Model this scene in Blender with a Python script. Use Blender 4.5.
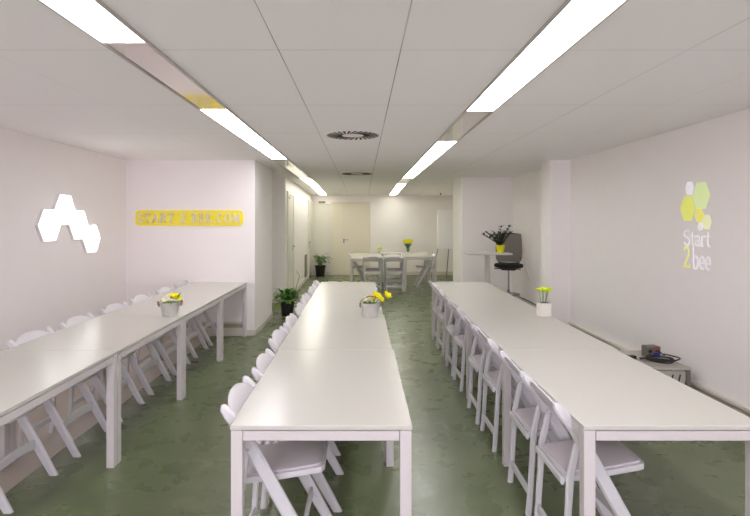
import bpy, bmesh, math, random
from mathutils import Vector, Matrix
for o in list(bpy.data.objects): bpy.data.objects.remove(o)
S = bpy.context.scene
COL = S.collection
PI = math.pi
# ------------------------------------------------------------------ camera
F = 515.0; VX = 362.0; VY = 221.0; EYE = 1.58
cd = bpy.data.cameras.new('camera'); cam = bpy.data.objects.new('camera', cd); COL.objects.link(cam)
cam.location = (0, 0, EYE); cam.rotation_euler = (PI/2, 0, 0)
cd.sensor_width = 36; cd.lens = F/750*36
cd.shift_x = (375-VX)/750; cd.shift_y = -(258-VY)/750
cd.clip_start = .05
S.camera = cam
# ------------------------------------------------------------------ world, exposure
DAY = 4.0                                  # daylight fill through an added, unseen glazed front behind the camera
w = bpy.data.worlds.new('world'); S.world = w; w.use_nodes = True
w.node_tree.nodes['Background'].inputs[0].default_value = (1.0, .93, 1.11, 1)
w.node_tree.nodes['Background'].inputs[1].default_value = DAY
S.view_settings.view_transform = 'Standard'; S.view_settings.look = 'None'
S.view_settings.gamma = 1; S.view_settings.use_curve_mapping = False
S.view_settings.exposure = 0.0
S.cycles.max_bounces = 16; S.cycles.diffuse_bounces = 10; S.cycles.glossy_bounces = 6
LIGHT_NEAR = (1.0, .965, 1.03); LIGHT_MID = (1.0, .975, .99); LIGHT_FAR = (1.0, .985, .84)
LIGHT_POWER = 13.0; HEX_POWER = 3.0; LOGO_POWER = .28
H = 2.42                                   # ceiling height
XL, XR, YB, YF = -3.25, 2.88, -3.0, 15.07  # left wall, right wall, behind the camera, far wall
XC = -1.475                                # face of the corridor wall
Y1 = 7.10                                  # wall with the yellow sign
def ceil_z(y): return H if y <= 11.6 else H + (2.33-H)*(y-11.6)/(YF-11.6)
pl = bpy.data.lights.new('added_window_portal', 'AREA'); pl.shape = 'RECTANGLE'; pl.size = 5.6; pl.size_y = 2.0; pl.cycles.is_portal = True
po = bpy.data.objects.new('added_window_portal', pl); COL.objects.link(po); po.location = (-.18, YB-.05, 1.25); po.rotation_euler = (PI/2, 0, 0)
# ------------------------------------------------------------------ materials
def lin(c): return tuple(((x/255)/12.92 if x/255 <= .04045 else ((x/255+.055)/1.055)**2.4) for x in c)
def mat(name, col, rough=.5, metal=0, spec=.5, bump=0, bscale=200, var=0, vscale=6, emit=None, estr=0, coat=0, srgb=True):
    m = bpy.data.materials.new(name); m.use_nodes = True
    nt = m.node_tree; b = nt.nodes['Principled BSDF']
    c = lin(col) if srgb else col
    b.inputs['Base Color'].default_value = (*c, 1)
    b.inputs['Roughness'].default_value = rough; b.inputs['Metallic'].default_value = metal
    b.inputs['Specular IOR Level'].default_value = spec
    b.inputs['Coat Weight'].default_value = coat
    tc = nt.nodes.new('ShaderNodeTexCoord')
    if var:
        n = nt.nodes.new('ShaderNodeTexNoise'); n.inputs['Scale'].default_value = vscale; n.inputs['Detail'].default_value = 5
        nt.links.new(tc.outputs['Object'], n.inputs['Vector'])
        mx = nt.nodes.new('ShaderNodeMix'); mx.data_type = 'RGBA'
        mx.inputs[6].default_value = (*[x*(1-var) for x in c], 1); mx.inputs[7].default_value = (*[min(1, x*(1+var)) for x in c], 1)
        nt.links.new(n.outputs['Fac'], mx.inputs[0]); nt.links.new(mx.outputs[2], b.inputs['Base Color'])
    if bump:
        n = nt.nodes.new('ShaderNodeTexNoise'); n.inputs['Scale'].default_value = bscale; n.inputs['Detail'].default_value = 3
        nt.links.new(tc.outputs['Object'], n.inputs['Vector'])
        bp = nt.nodes.new('ShaderNodeBump'); bp.inputs['Strength'].default_value = bump; bp.inputs['Distance'].default_value = .002
        nt.links.new(n.outputs['Fac'], bp.inputs['Height']); nt.links.new(bp.outputs[0], b.inputs['Normal'])
    if emit:
        b.inputs['Emission Color'].default_value = (*emit, 1); b.inputs['Emission Strength'].default_value = estr
    return m
M = {}
M['wall'] = mat('wall_paint', (246, 241, 239), .75, bump=.15, bscale=120, var=.015)
M['panel'] = mat('wall_panel_white', (247, 242, 241), .6, bump=.1, bscale=100, var=.01)
M['border'] = mat('floor_border_grey', (174, 164, 154), .35, var=.05, vscale=3)
M['base'] = mat('skirting_paint', (214, 208, 198), .5, var=.02)
M['baseband'] = mat('skirting_band', (176, 165, 148), .5, var=.04)
M['door'] = mat('door_cream', (230, 221, 204), .5, var=.02)
M['doorw'] = mat('door_white', (226, 222, 212), .45, var=.02)
M['table'] = mat('table_laminate', (199, 197, 189), .24, spec=.35, var=.012, vscale=3, bump=.03, bscale=300)
M['tframe'] = mat('table_frame_enamel', (208, 202, 201), .32, var=.02)
M['chair'] = mat('chair_resin', (212, 210, 213), .38, var=.02)
M['cushion'] = mat('seat_vinyl', (204, 197, 202), .45, bump=.12, bscale=90, var=.03, vscale=12)
M['lframe'] = mat('light_frame_metal', (188, 182, 178), .35, metal=.3)
M['mirror'] = mat('polished_light_cover', (214, 208, 202), .07, metal=.82, spec=.8, var=.02)
M['bolt'] = mat('bolt_metal', (150, 150, 152), .3, metal=.9)
M['pin'] = mat('chair_pin', (190, 188, 192), .4, metal=.3)
M['zinc'] = mat('zinc', (206, 204, 198), .42, metal=.05, bump=.2, bscale=60, var=.18, vscale=25)
M['zincdark'] = mat('zinc_inside', (120, 118, 118), .5, metal=.5, var=.1)
M['wood'] = mat('wood_grip', (176, 112, 66), .55, var=.2, vscale=60)
M['yellow'] = mat('petal_yellow', (255, 240, 4), .5, var=.12, vscale=60)
M['orange'] = mat('petal_orange', (252, 214, 10), .5, var=.1, vscale=60)
M['lime'] = mat('petal_lime', (226, 240, 16), .5, var=.1, vscale=60)
M['pale'] = mat('petal_pale', (232, 230, 196), .5, var=.06, vscale=60)
M['leaf'] = mat('leaf_green', (74, 128, 48), .38, var=.4, vscale=25)
M['leafy'] = mat('leaf_yellow_green', (128, 160, 52), .45, var=.3, vscale=25)
M['leafd'] = mat('leaf_dark', (44, 58, 36), .35, var=.3, vscale=25)
M['stem'] = mat('stem_green', (84, 120, 54), .5, var=.2, vscale=30)
M['black'] = mat('black_plastic', (24, 22, 22), .42, var=.2, vscale=20)
M['blackfab'] = mat('black_fabric', (34, 32, 32), .85, bump=.3, bscale=400, var=.15)
M['greyfab'] = mat('grey_mesh_fabric', (128, 121, 115), .8, bump=.3, bscale=500, var=.06)
M['soil'] = mat('soil', (44, 32, 24), .95, bump=.6, bscale=80, var=.3, vscale=50)
M['ypot'] = mat('yellow_pot_glaze', (226, 226, 16), .3, var=.04)
M['wpot'] = mat('white_ceramic', (232, 228, 220), .3, var=.02)
M['signy'] = mat('sign_yellow', (250, 234, 50), .4, var=.03)
M['signtxt'] = mat('sign_letter_silver', (226, 218, 208), .4, var=.06, vscale=40)
M['hexside'] = mat('hexagon_housing', (225, 225, 225), .5)
M['steel'] = mat('stand_steel', (184, 178, 168), .4, metal=.1, var=.08)
M['dark'] = mat('dark_gap', (40, 38, 36), .7)
M['cable'] = mat('black_cable', (26, 24, 26), .5)
M['ycable'] = mat('yellow_cable', (214, 178, 40), .5)
M['red'] = mat('red_label', (196, 40, 44), .5); M['blue'] = mat('blue_label', (40, 46, 160), .5)
M['grey'] = mat('grey_box', (112, 108, 100), .5, var=.1, vscale=30)
M['board'] = mat('flipchart_paper', (248, 247, 250), .6, var=.01)
M['glass'] = mat('clear_glass', (255, 255, 255), .02)
M['glass'].node_tree.nodes['Principled BSDF'].inputs['Transmission Weight'].default_value = 1
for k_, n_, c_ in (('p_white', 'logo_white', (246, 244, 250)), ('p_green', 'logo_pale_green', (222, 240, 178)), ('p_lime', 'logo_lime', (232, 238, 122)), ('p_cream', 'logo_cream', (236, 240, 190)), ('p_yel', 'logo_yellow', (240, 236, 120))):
    M[k_] = mat(n_, c_, .7, emit=lin(c_), estr=LOGO_POWER)    # no projector: its light is painted as a faint glow in these decals
def light_mat(name, c, s): return mat(name, (250, 250, 250), .4, emit=c, estr=s)
M['hexlight'] = light_mat('hexagon_diffuser', (1, .985, .97), HEX_POWER)

def floor_mat():
    m = bpy.data.materials.new('floor_linoleum'); m.use_nodes = True; nt = m.node_tree; N = nt.nodes.new; L = nt.links.new
    b = nt.nodes['Principled BSDF']; tc = N('ShaderNodeTexCoord'); mp = N('ShaderNodeMapping')
    mp.inputs['Scale'].default_value = (1, 2.2, 1); L(tc.outputs['Object'], mp.inputs[0])
    def noise(sc, det, dist, vec):
        n = N('ShaderNodeTexNoise'); n.inputs['Scale'].default_value = sc; n.inputs['Detail'].default_value = det
        n.inputs['Distortion'].default_value = dist; L(vec, n.inputs['Vector']); return n.outputs['Fac']
    a = noise(1.1, 12, .8, mp.outputs[0]); r = N('ShaderNodeValToRGB'); e = r.color_ramp.elements
    e[0].position = .30; e[0].color = (*lin((92, 102, 72)), 1); e[1].position = .72; e[1].color = (*lin((108, 118, 84)), 1)
    x = e.new(.52); x.color = (*lin((100, 111, 78)), 1)
    L(a, r.inputs[0])
    s = noise(9, 10, .6, mp.outputs[0]); r2 = N('ShaderNodeValToRGB'); e = r2.color_ramp.elements
    e[0].position = .60; e[0].color = (0, 0, 0, 1); e[1].position = .78; e[1].color = (.65, .65, .65, 1); L(s, r2.inputs[0])
    mx = N('ShaderNodeMix'); mx.data_type = 'RGBA'; L(r2.outputs[0], mx.inputs[0]); L(r.outputs[0], mx.inputs[6])
    mx.inputs[7].default_value = (*lin((128, 132, 98)), 1); L(mx.outputs[2], b.inputs['Base Color'])
    k = noise(5, 6, .3, tc.outputs['Object']); mr = N('ShaderNodeMapRange'); mr.inputs[3].default_value = .16; mr.inputs[4].default_value = .42
    L(k, mr.inputs[0]); L(mr.outputs[0], b.inputs['Roughness'])
    b.inputs['Specular IOR Level'].default_value = .5
    g = noise(60, 4, 0, tc.outputs['Object']); bp = N('ShaderNodeBump'); bp.inputs['Strength'].default_value = .12; bp.inputs['Distance'].default_value = .004
    L(g, bp.inputs['Height']); L(bp.outputs[0], b.inputs['Normal'])
    return m
def ceiling_mat():
    m = bpy.data.materials.new('ceiling_board'); m.use_nodes = True; nt = m.node_tree; N = nt.nodes.new; L = nt.links.new
    b = nt.nodes['Principled BSDF']; b.inputs['Roughness'].default_value = .9; b.inputs['Specular IOR Level'].default_value = .2
    tc = N('ShaderNodeTexCoord'); sp = N('ShaderNodeSeparateXYZ'); L(tc.outputs['Object'], sp.inputs[0])
    def mth(op, a, c=None):
        n = N('ShaderNodeMath'); n.operation = op
        for i, v in enumerate((a, c)):
            if v is None: continue
            if isinstance(v, (int, float)): n.inputs[i].default_value = v
            else: L(v, n.inputs[i])
        return n.outputs[0]
    def line(co, pos, wd): return mth('LESS_THAN', mth('ABSOLUTE', mth('SUBTRACT', co, pos)), wd)
    X, Y = sp.outputs[0], sp.outputs[1]
    acc = None
    for pos, wd, st in ((-.41, .0025, .7), (.19, .0032, .85), (1.6, .003, .4), (2.2, .0025, .25), (-1.84, .0025, .15), (-2.44, .0025, .12)):
        v = mth('MULTIPLY', line(X, pos, wd), st); acc = v if acc is None else mth('MAXIMUM', acc, v)
    fr = mth('ABSOLUTE', mth('SUBTRACT', mth('FRACT', mth('ADD', mth('DIVIDE', mth('SUBTRACT', Y, 2.53), 1.2), 10.5)), .5))
    acc = mth('MAXIMUM', acc, mth('MULTIPLY', mth('LESS_THAN', fr, .003), .33))
    n = N('ShaderNodeTexNoise'); n.inputs['Scale'].default_value = 260; n.inputs['Detail'].default_value = 4; L(tc.outputs['Object'], n.inputs['Vector'])
    n2 = N('ShaderNodeTexNoise'); n2.inputs['Scale'].default_value = 1.2; L(tc.outputs['Object'], n2.inputs['Vector'])
    mr = N('ShaderNodeMapRange'); mr.inputs[1].default_value = .3; mr.inputs[2].default_value = .7; mr.inputs[3].default_value = .4; L(n2.outputs['Fac'], mr.inputs[0])
    acc = mth('MULTIPLY', acc, mr.outputs[0])
    c1 = N('ShaderNodeMix'); c1.data_type = 'RGBA'; L(n.outputs['Fac'], c1.inputs[0])
    c1.inputs[6].default_value = (*lin((245, 242, 243)), 1); c1.inputs[7].default_value = (*lin((253, 250, 250)), 1)
    c2 = N('ShaderNodeMix'); c2.data_type = 'RGBA'; L(acc, c2.inputs[0]); L(c1.outputs[2], c2.inputs[6]); c2.inputs[7].default_value = (.08, .07, .07, 1)
    L(c2.outputs[2], b.inputs['Base Color'])
    bp = N('ShaderNodeBump'); bp.inputs['Strength'].default_value = .25; bp.inputs['Distance'].default_value = .003
    L(n.outputs['Fac'], bp.inputs['Height']); L(bp.outputs[0], b.inputs['Normal'])
    return m
M['floor'] = floor_mat(); M['ceiling'] = ceiling_mat()

# ------------------------------------------------------------------ mesh helpers
def new(): return bmesh.new()
def bx(bm, x0, x1, y0, y1, z0, z1, bev=0, seg=2):
    r = bmesh.ops.create_cube(bm, size=1)
    vs = r['verts']
    for v in vs:
        v.co = Vector((x0+(v.co.x+.5)*(x1-x0), y0+(v.co.y+.5)*(y1-y0), z0+(v.co.z+.5)*(z1-z0)))
    if bev:
        es = list({e for v in vs for e in v.link_edges})
        bmesh.ops.bevel(bm, geom=es, offset=bev, segments=seg, affect='EDGES', profile=.5)
def prism(bm, pts, h0, h1, axis='z', bev=0):
    """closed outline pts (a, b) extruded between h0 and h1 along axis"""
    def P(a, b, h): return {'z': (a, b, h), 'y': (a, h, b), 'x': (h, a, b)}[axis]
    lo = [bm.verts.new(P(a, b, h0)) for a, b in pts]; hi = [bm.verts.new(P(a, b, h1)) for a, b in pts]
    fs = [bm.faces.new(lo[::-1]), bm.faces.new(hi)]
    n = len(pts)
    for i in range(n): fs.append(bm.faces.new((lo[i], lo[(i+1) % n], hi[(i+1) % n], hi[i])))
    if bev:
        es = list({e for f in fs[:2] for e in f.edges})
        bmesh.ops.bevel(bm, geom=es, offset=bev, segments=2, affect='EDGES', profile=.5)
def ring_sweep(bm, rings, cap=True):
    vs = [[bm.verts.new(p) for p in r] for r in rings]; n = len(rings[0])
    for a, b in zip(vs, vs[1:]):
        for i in range(n): bm.faces.new((a[i], a[(i+1) % n], b[(i+1) % n], b[i]))
    if cap: bm.faces.new(vs[0][::-1]); bm.faces.new(vs[-1])
def rect_ring(c, ax, ay, w, d, r=.3):
    """rounded rectangle (8 corners) around centre c with unit axes ax, ay"""
    w /= 2; d /= 2; q = min(w, d)*r*2
    pts = [(w, -d+q), (w, d-q), (w-q, d), (-w+q, d), (-w, d-q), (-w, -d+q), (-w+q, -d), (w-q, -d)]
    return [c+ax*a+ay*b for a, b in pts]
def member(bm, path, w, d, side=Vector((1, 0, 0)), flat=False):
    """bar of w (along side) by d following path; w and d may be lists"""
    P = [Vector(p) for p in path]; rings = []
    for i, p in enumerate(P):
        t = (P[min(i+1, len(P)-1)]-P[max(i-1, 0)]).normalized()
        if flat and i == 0: ay = Vector((0, 1, 0)) if abs(t.y) < .95 else Vector((0, 0, 1))
        else: ay = t.cross(side).normalized()
        rings.append(rect_ring(p, side, ay, w[i] if isinstance(w, list) else w, (d[i] if isinstance(d, list) else d)))
    if flat:
        for k in range(8): rings[0][k].z = P[0].z
        if rings[0][2].y < rings[0][6].y and rings[1][2].y > rings[1][6].y or rings[0][2].y > rings[0][6].y and rings[1][2].y < rings[1][6].y:
            c = P[0]; rings[0] = [Vector((v.x, 2*c.y-v.y, v.z)) for v in rings[0]]
    ring_sweep(bm, rings)
def tube(bm, path, r, n=8, cap=True):
    P = [Vector(p) for p in path]; rings = []; up = Vector((0, 0, 1)); prev = None
    for i, p in enumerate(P):
        t = (P[min(i+1, len(P)-1)]-P[max(i-1, 0)]).normalized()
        if prev is None:
            a = t.cross(up if abs(t.z) < .9 else Vector((1, 0, 0))).normalized()
        else: a = (prev-t*prev.dot(t)).normalized()
        prev = a; b = t.cross(a); rr = r[i] if isinstance(r, (list, tuple)) else r
        rings.append([p+a*math.cos(2*PI*k/n)*rr+b*math.sin(2*PI*k/n)*rr for k in range(n)])
    ring_sweep(bm, rings, cap)
def lathe(bm, prof, c=(0, 0, 0), n=24, sx=1, sy=1):
    """prof: (radius, z) from the outside bottom round to the inside; open or capped where r is 0"""
    rings = [[bm.verts.new((c[0]+max(r, 1e-4)*sx*math.cos(2*PI*k/n), c[1]+max(r, 1e-4)*sy*math.sin(2*PI*k/n), c[2]+z)) for k in range(n)] for r, z in prof]
    for a, b in zip(rings, rings[1:]):
        for i in range(n): bm.faces.new((a[i], a[(i+1) % n], b[(i+1) % n], b[i]))
    bm.faces.new(rings[0][::-1]); bm.faces.new(rings[-1])
def obj(name, bm, m, parent=None, smooth=False, loc=None):
    bmesh.ops.recalc_face_normals(bm, faces=bm.faces)
    me = bpy.data.meshes.new(name); bm.to_mesh(me); bm.free(); me.materials.append(m)
    if smooth:
        for p in me.polygons: p.use_smooth = True
        try: me.set_sharp_from_angle(angle=math.radians(38))
        except Exception: pass
    o = bpy.data.objects.new(name, me); COL.objects.link(o)
    if parent: o.parent = parent
    if loc: o.location = loc
    return o
def tag(o, label, cat, group=None, kind=None):
    o['label'] = label; o['category'] = cat
    if group: o['group'] = group
    if kind: o['kind'] = kind
    return o
def thing(name, label, cat, loc=(0, 0, 0), rz=0, group=None):
    o = bpy.data.objects.new(name, None); COL.objects.link(o); o.empty_display_size = .1
    o.location = loc; o.rotation_euler = (0, 0, rz); return tag(o, label, cat, group)
def struct(name, bm, m, parent=None):
    o = obj(name, bm, m, parent)
    if not parent: o['kind'] = 'structure'
    return o
def dup(root, loc, rz, label, group):
    r = root.copy(); COL.objects.link(r); r.location = loc; r.rotation_euler = (0, 0, rz); r['label'] = label; r['group'] = group
    for ch in list(root.children):
        c = ch.copy(); COL.objects.link(c); c.parent = r
        for g in ch.children:
            d = g.copy(); COL.objects.link(d); d.parent = c
    return r
def sbox(name, m, *a, parent=None):
    bm = new(); bx(bm, *a); return struct(name, bm, m, parent)

# ------------------------------------------------------------------ room shell
T = .15
sbox('floor', M['floor'], XL-T, XR+T, YB-T, YF+T, -.1, 0)
bm = new(); prism(bm, [(YB-T, H), (11.6, H), (YF+T, ceil_z(YF+T)), (YF+T, H+.2), (YB-T, H+.2)], XL-T, XR+T, 'x'); struct('ceiling', bm, M['ceiling'])
sbox('wall_left', M['wall'], XL-T, XL, YB, Y1, 0, H)
sbox('wall_right', M['wall'], XR, XR+T, YB, YF, 0, H)
bm = new()
bx(bm, XL, XR, YB-T, YB, 0, .25); bx(bm, XL, XR, YB-T, YB, 2.25, H); bx(bm, XL, -2.98, YB-T, YB, .25, 2.25); bx(bm, 2.62, XR, YB-T, YB, .25, 2.25)
struct('wall_behind', bm, M['wall'])
bm = new()
for x in (-2.98, -1.6, -.2, 1.2, 2.58): bx(bm, x, x+.04, YB-T+.04, YB-.05, .25, 2.25)
bx(bm, -2.98, 2.62, YB-T+.04, YB-.05, .25, .29); bx(bm, -2.98, 2.62, YB-T+.04, YB-.05, 2.21, 2.25)
wn = struct('added_window_1', bm, M['doorw'])  # unseen glazing, added to brighten the ceiling and table fronts
sbox('wall_back_left', M['wall'], XL-T, XC, Y1, 8.45, 0, H)
sbox('wall_recess', M['wall'], -2.15, -1.95, 8.45, 9.92, 0, H)
sbox('wall_corridor', M['wall'], -2.15, XC, 9.92, YF, 0, H)
sbox('wall_far', M['wall'], -2.15, XR+T, YF, YF+T, 0, H)
bm = new(); bx(bm, 2.60, XR, Y1, 7.46, 0, H); struct('wall_pilaster', bm, M['wall'])
bm = new()
prism(bm, [(1.89, 9.89), (1.90, 9.86), (1.93, 9.85), (XR, 9.85), (XR, 10.7), (1.89, 10.7)], 0, H, 'z'); struct('wall_block_right', bm, M['wall'])
# white cladding above table height on the sign wall
bm = new(); bx(bm, XL, XC, Y1-.012, Y1, .715, H, 0); struct('trim_1', bm, M['panel'])
# skirtings with a ledge on top
def skirting(name, pts, h, d, m=None):
    """pts: two ends (x0,y0),(x1,y1); d signed offset into the room (dx, dy)"""
    (x0, y0), (x1, y1) = pts; dx, dy = d; bm = new()
    X = sorted((x0, x1 if x0 != x1 else x0+dx)); Y = sorted((y0, y1 if y0 != y1 else y0+dy))
    bx(bm, X[0], X[1], Y[0], Y[1], 0, h, .003, 1)
    return struct(name, bm, m or M['base'])
def trunking(name, pts, d):
    (x0, y0), (x1, y1) = pts; dx, dy = d
    X = sorted((x0, x1 if x0 != x1 else x0+dx)); Y = sorted((y0, y1 if y0 != y1 else y0+dy))
    bm = new(); bx(bm, X[0], X[1], Y[0], Y[1], 0, .11, .003, 1); o = struct(name, bm, M['base'])
    bm = new(); k = .35; X2 = sorted((x0, x1 if x0 != x1 else x0+dx*k)); Y2 = sorted((y0, y1 if y0 != y1 else y0+dy*k))
    bx(bm, X2[0], X2[1], Y2[0], Y2[1], .11, .165); struct('band', bm, M['baseband'], o)
    bm = new(); bx(bm, X[0], X[1], Y[0], Y[1], .165, .195, .004, 1); struct('ledge', bm, M['base'], o)
trunking('baseboard_left', ((XL, YB), (XL, Y1)), (.035, 0))
trunking('baseboard_back_left', ((XL+.035, Y1), (XC-.12, Y1)), (0, -.035))
skirting('baseboard_back_left_end', ((XC-.12, Y1), (XC, Y1)), .08, (0, -.015))
trunking('baseboard_right', ((XR, YB), (XR, Y1)), (-.035, 0))
trunking('baseboard_right_rear', ((XR, 7.46), (XR, 9.85)), (-.035, 0))
skirting('baseboard_pilaster', ((2.60, Y1), (XR-.035, Y1)), .09, (0, -.012))
skirting('baseboard_corridor_front', ((XC, Y1), (XC, 8.45)), .08, (.014, 0))
skirting('baseboard_corridor', ((XC, 9.92), (XC, YF)), .08, (.014, 0))
skirting('baseboard_recess', ((-1.95, 9.92), (XC, 9.92)), .08, (0, -.014))
skirting('baseboard_far', ((.24, YF), (XR, YF)), .10, (0, -.015))
skirting('baseboard_far_left', ((XC+.014, YF), (-.90, YF)), .10, (0, -.015))
skirting('baseboard_block', ((1.93, 9.85), (XR-.035, 9.85)), .08, (0, -.012))
bm = new(); bx(bm, XL+.035, -2.07, YB, Y1-.035, 0, .002); struct('floor_border', bm, M['border'])
# far double door
def lever(parent, x, y, z, dx, axis='y', m='bolt'):
    bm = new()
    if axis == 'y':
        tube(bm, [(x, y, z), (x, y-.05, z)], .009); tube(bm, [(x, y-.05, z), (x+dx, y-.05, z)], .009)
        bx(bm, x-.022, x+.022, y-.008, y, z-.09, z+.03, .002, 1)
    else:
        tube(bm, [(x, y, z), (x+.05, y, z)], .009); tube(bm, [(x+.05, y, z), (x+.05, y+dx, z)], .009)
        bx(bm, x, x+.008, y-.022, y+.022, z-.09, z+.03, .002, 1)
    return struct('door_handle', bm, M[m], parent)
bm = new()
x0, x1, zt = -.90, .24, 2.09
bx(bm, x0, x0+.05, YF-.03, YF, 0, zt, .003, 1); bx(bm, x1-.05, x1, YF-.03, YF, 0, zt, .003, 1); bx(bm, x0, x1, YF-.03, YF, zt, zt+.05, .003, 1)
d1 = struct('door_1', bm, M['door'])
bm = new(); bx(bm, x0+.052, -.625, YF-.018, YF-.001, .01, zt-.003, .002, 1); struct('narrow_leaf', bm, M['door'], d1)
bm = new(); bx(bm, -.618, x1-.052, YF-.018, YF-.001, .01, zt-.003, .002, 1); lf = struct('door_leaf', bm, M['door'], d1)
lever(lf, -.53, YF-.018, 1.03, .14)
# white service door left of it
bm = new(); bx(bm, -1.45, -1.405, YF-.025, YF, 0, 2.05, .003, 1); bx(bm, -.955, -.91, YF-.025, YF, 0, 2.05, .003, 1); bx(bm, -1.45, -.91, YF-.025, YF, 2.05, 2.09, .003, 1)
d2 = struct('door_2', bm, M['doorw'])
bm = new(); bx(bm, -1.403, -.957, YF-.014, YF-.001, .01, 2.047, .002, 1); struct('door_leaf', bm, M['doorw'], d2)
# door in the corridor wall
bm = new()
bx(bm, XC, XC+.03, 10.10, 10.17, 0, 2.10, .003, 1); bx(bm, XC, XC+.03, 10.90, 10.97, 0, 2.10, .003, 1); bx(bm, XC, XC+.03, 10.10, 10.97, 2.10, 2.17, .003, 1)
d3 = struct('door_3', bm, M['doorw'])
bm = new(); bx(bm, XC, XC+.014, 10.172, 10.898, .01, 2.098, .002, 1); lf = struct('door_leaf', bm, M['doorw'], d3)
lever(lf, XC+.014, 10.84, 1.05, -.12, 'x')
bm = new(); bx(bm, XC+.014, XC+.03, 10.18, 10.40, 2.03, 2.07, .003, 1); struct('door_closer', bm, M['bolt'], lf)
bm = new()
bx(bm, XC, XC+.035, 13.95, 14.05, 0, 2.10, .003, 1); bx(bm, XC, XC+.035, 14.9, 15.0, 0, 2.10, .003, 1); bx(bm, XC, XC+.035, 13.95, 15.0, 2.10, 2.16, .003, 1)
d4 = struct('door_4', bm, M['doorw'])
bm = new(); bx(bm, XC, XC+.014, 14.052, 14.898, .01, 2.098, .002, 1); lf = struct('door_leaf', bm, M['doorw'], d4)
lever(lf, XC+.014, 14.14, 1.0, .12, 'x')
bm = new(); bx(bm, XC+.035, XC+.045, 13.98, 14.02, .86, 1.02, .002, 1); struct('strike_plate', bm, M['bolt'], d4)

# grille in the corridor wall
g = thing('wall_grille', 'narrow grey slatted grille low on the corridor wall before the far plant', 'grille', (XC, 13.45, .12))
bm = new(); bx(bm, 0, .02, -.22, .22, 0, .58, .003, 1); obj('frame', bm, M['grey'], g)
bm = new()
for k in range(11): bx(bm, .02, .028, -.19, .19, .035+k*.048, .06+k*.048)
obj('slats', bm, M['baseband'], g)
# small emergency lamp above the white door
e = thing('emergency_light', 'small emergency light fixture high above the white far door', 'light', (-1.17, YF, 2.105))
bm = new(); bx(bm, -.10, .10, -.05, 0, 0, .055, .008, 2); obj('housing', bm, M['grey'], e)
# sprinkler on the far ceiling slope
e = thing('ceiling_sprinkler', 'small dark sprinkler head under the far ceiling near the flipchart', 'sprinkler', (2.17, 14.2, ceil_z(14.2)))
bm = new(); lathe(bm, [(.03, -.012), (.03, 0)], n=14); obj('rosette', bm, M['bolt'], e)
bm = new(); tube(bm, [(0, 0, -.01), (0, 0, -.05)], .01); lathe(bm, [(.025, -.056), (.025, -.05)], n=12); obj('nozzle', bm, M['black'], e)

# ------------------------------------------------------------------ ceiling light strips
def strip_cover(xc, y0, y1, kind, label, power=1.0):
    wd = .10
    t = thing('ceiling_light' if kind != 'mirror' else 'light_cover', label, 'ceiling light' if kind != 'mirror' else 'light cover',
              (xc, y0, H), 0, 'lit panels of the ceiling light strips' if kind != 'mirror' else 'unlit polished covers in the ceiling light strips')
    L = y1-y0; za = ceil_z(y0)-H; zb = ceil_z(y1)-H
    def slab(a0, a1, b0, b1, t0, t1):
        bm = new()
        def z(b): return za+(zb-za)*b/L
        vs = [bm.verts.new((a, b, z(b)-tt)) for tt in (t0, t1) for a, b in ((a0, b0), (a1, b0), (a1, b1), (a0, b1))]
        for f in ((0, 1, 2, 3), (4, 5, 6, 7), (0, 1, 5, 4), (1, 2, 6, 5), (2, 3, 7, 6), (3, 0, 4, 7)): bm.faces.new([vs[i] for i in f])
        return bm
    for s in (-1, 1):
        a = (-wd-.012, -wd) if s < 0 else (wd, wd+.012)
        obj('edge_rail', slab(a[0], a[1], .002, L-.002, 0, .014), M['lframe'], t)
    if kind == 'mirror': obj('cover', slab(-wd, wd, .006, L-.006, 0, .007), M['mirror'], t)
    else: obj('diffuser', slab(-wd, wd, .006, L-.006, 0, .007), M['lit_'+kind], t)
    return t
for k, c, p in (('near', LIGHT_NEAR, 1), ('mid', LIGHT_MID, 1), ('far', LIGHT_FAR, .8)):
    M['lit_'+k] = light_mat('light_diffuser_'+k, c, LIGHT_POWER*p)
LX, RX = -1.105, .888
for x, side, seq in ((LX, 'left', [(-2.6, -.7, 'near'), (-.7, .85, 'near'), (.85, 2.40, 'near'), (2.40, 3.85, 'mirror'), (3.85, 5.40, 'near'), (5.40, 6.95, 'mid'),
                                  (6.95, 8.50, 'mirror'), (8.50, 10.05, 'mirror'), (10.05, 11.6, 'far'), (11.6, 13.0, 'far'), (13.0, 14.8, 'far')]),
                     (RX, 'right', [(-2.6, -.7, 'near'), (-.7, .85, 'near'), (.85, 2.40, 'near'), (2.40, 3.90, 'mid'), (3.90, 5.40, 'mirror'), (5.40, 6.95, 'mid'), (6.95, 8.5, 'mid'),
                                    (8.5, 10.05, 'far'), (10.05, 11.6, 'mirror'), (11.6, 13.0, 'far'), (13.0, 14.8, 'far')])):
    words = ['first', 'second', 'third', 'fourth', 'fifth', 'sixth', 'seventh']
    nl = nm = 0
    for y0, y1, k in seq:
        if y1 < 1:
            strip_cover(x, y0, y1, k, f'bright white panel of the {side} ceiling strip behind the viewer'+(', nearer one' if y1 > 0 else ', farther one')); continue
        if k == 'mirror':
            strip_cover(x, y0, y1, k, f'unlit polished cover in the {side} ceiling strip, {words[nm]} dull gap from the front'); nm += 1
        else:
            strip_cover(x, y0, y1, k, f'glowing white panel of the {side} ceiling strip, {words[nl]} lit one from the front'); nl += 1

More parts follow.
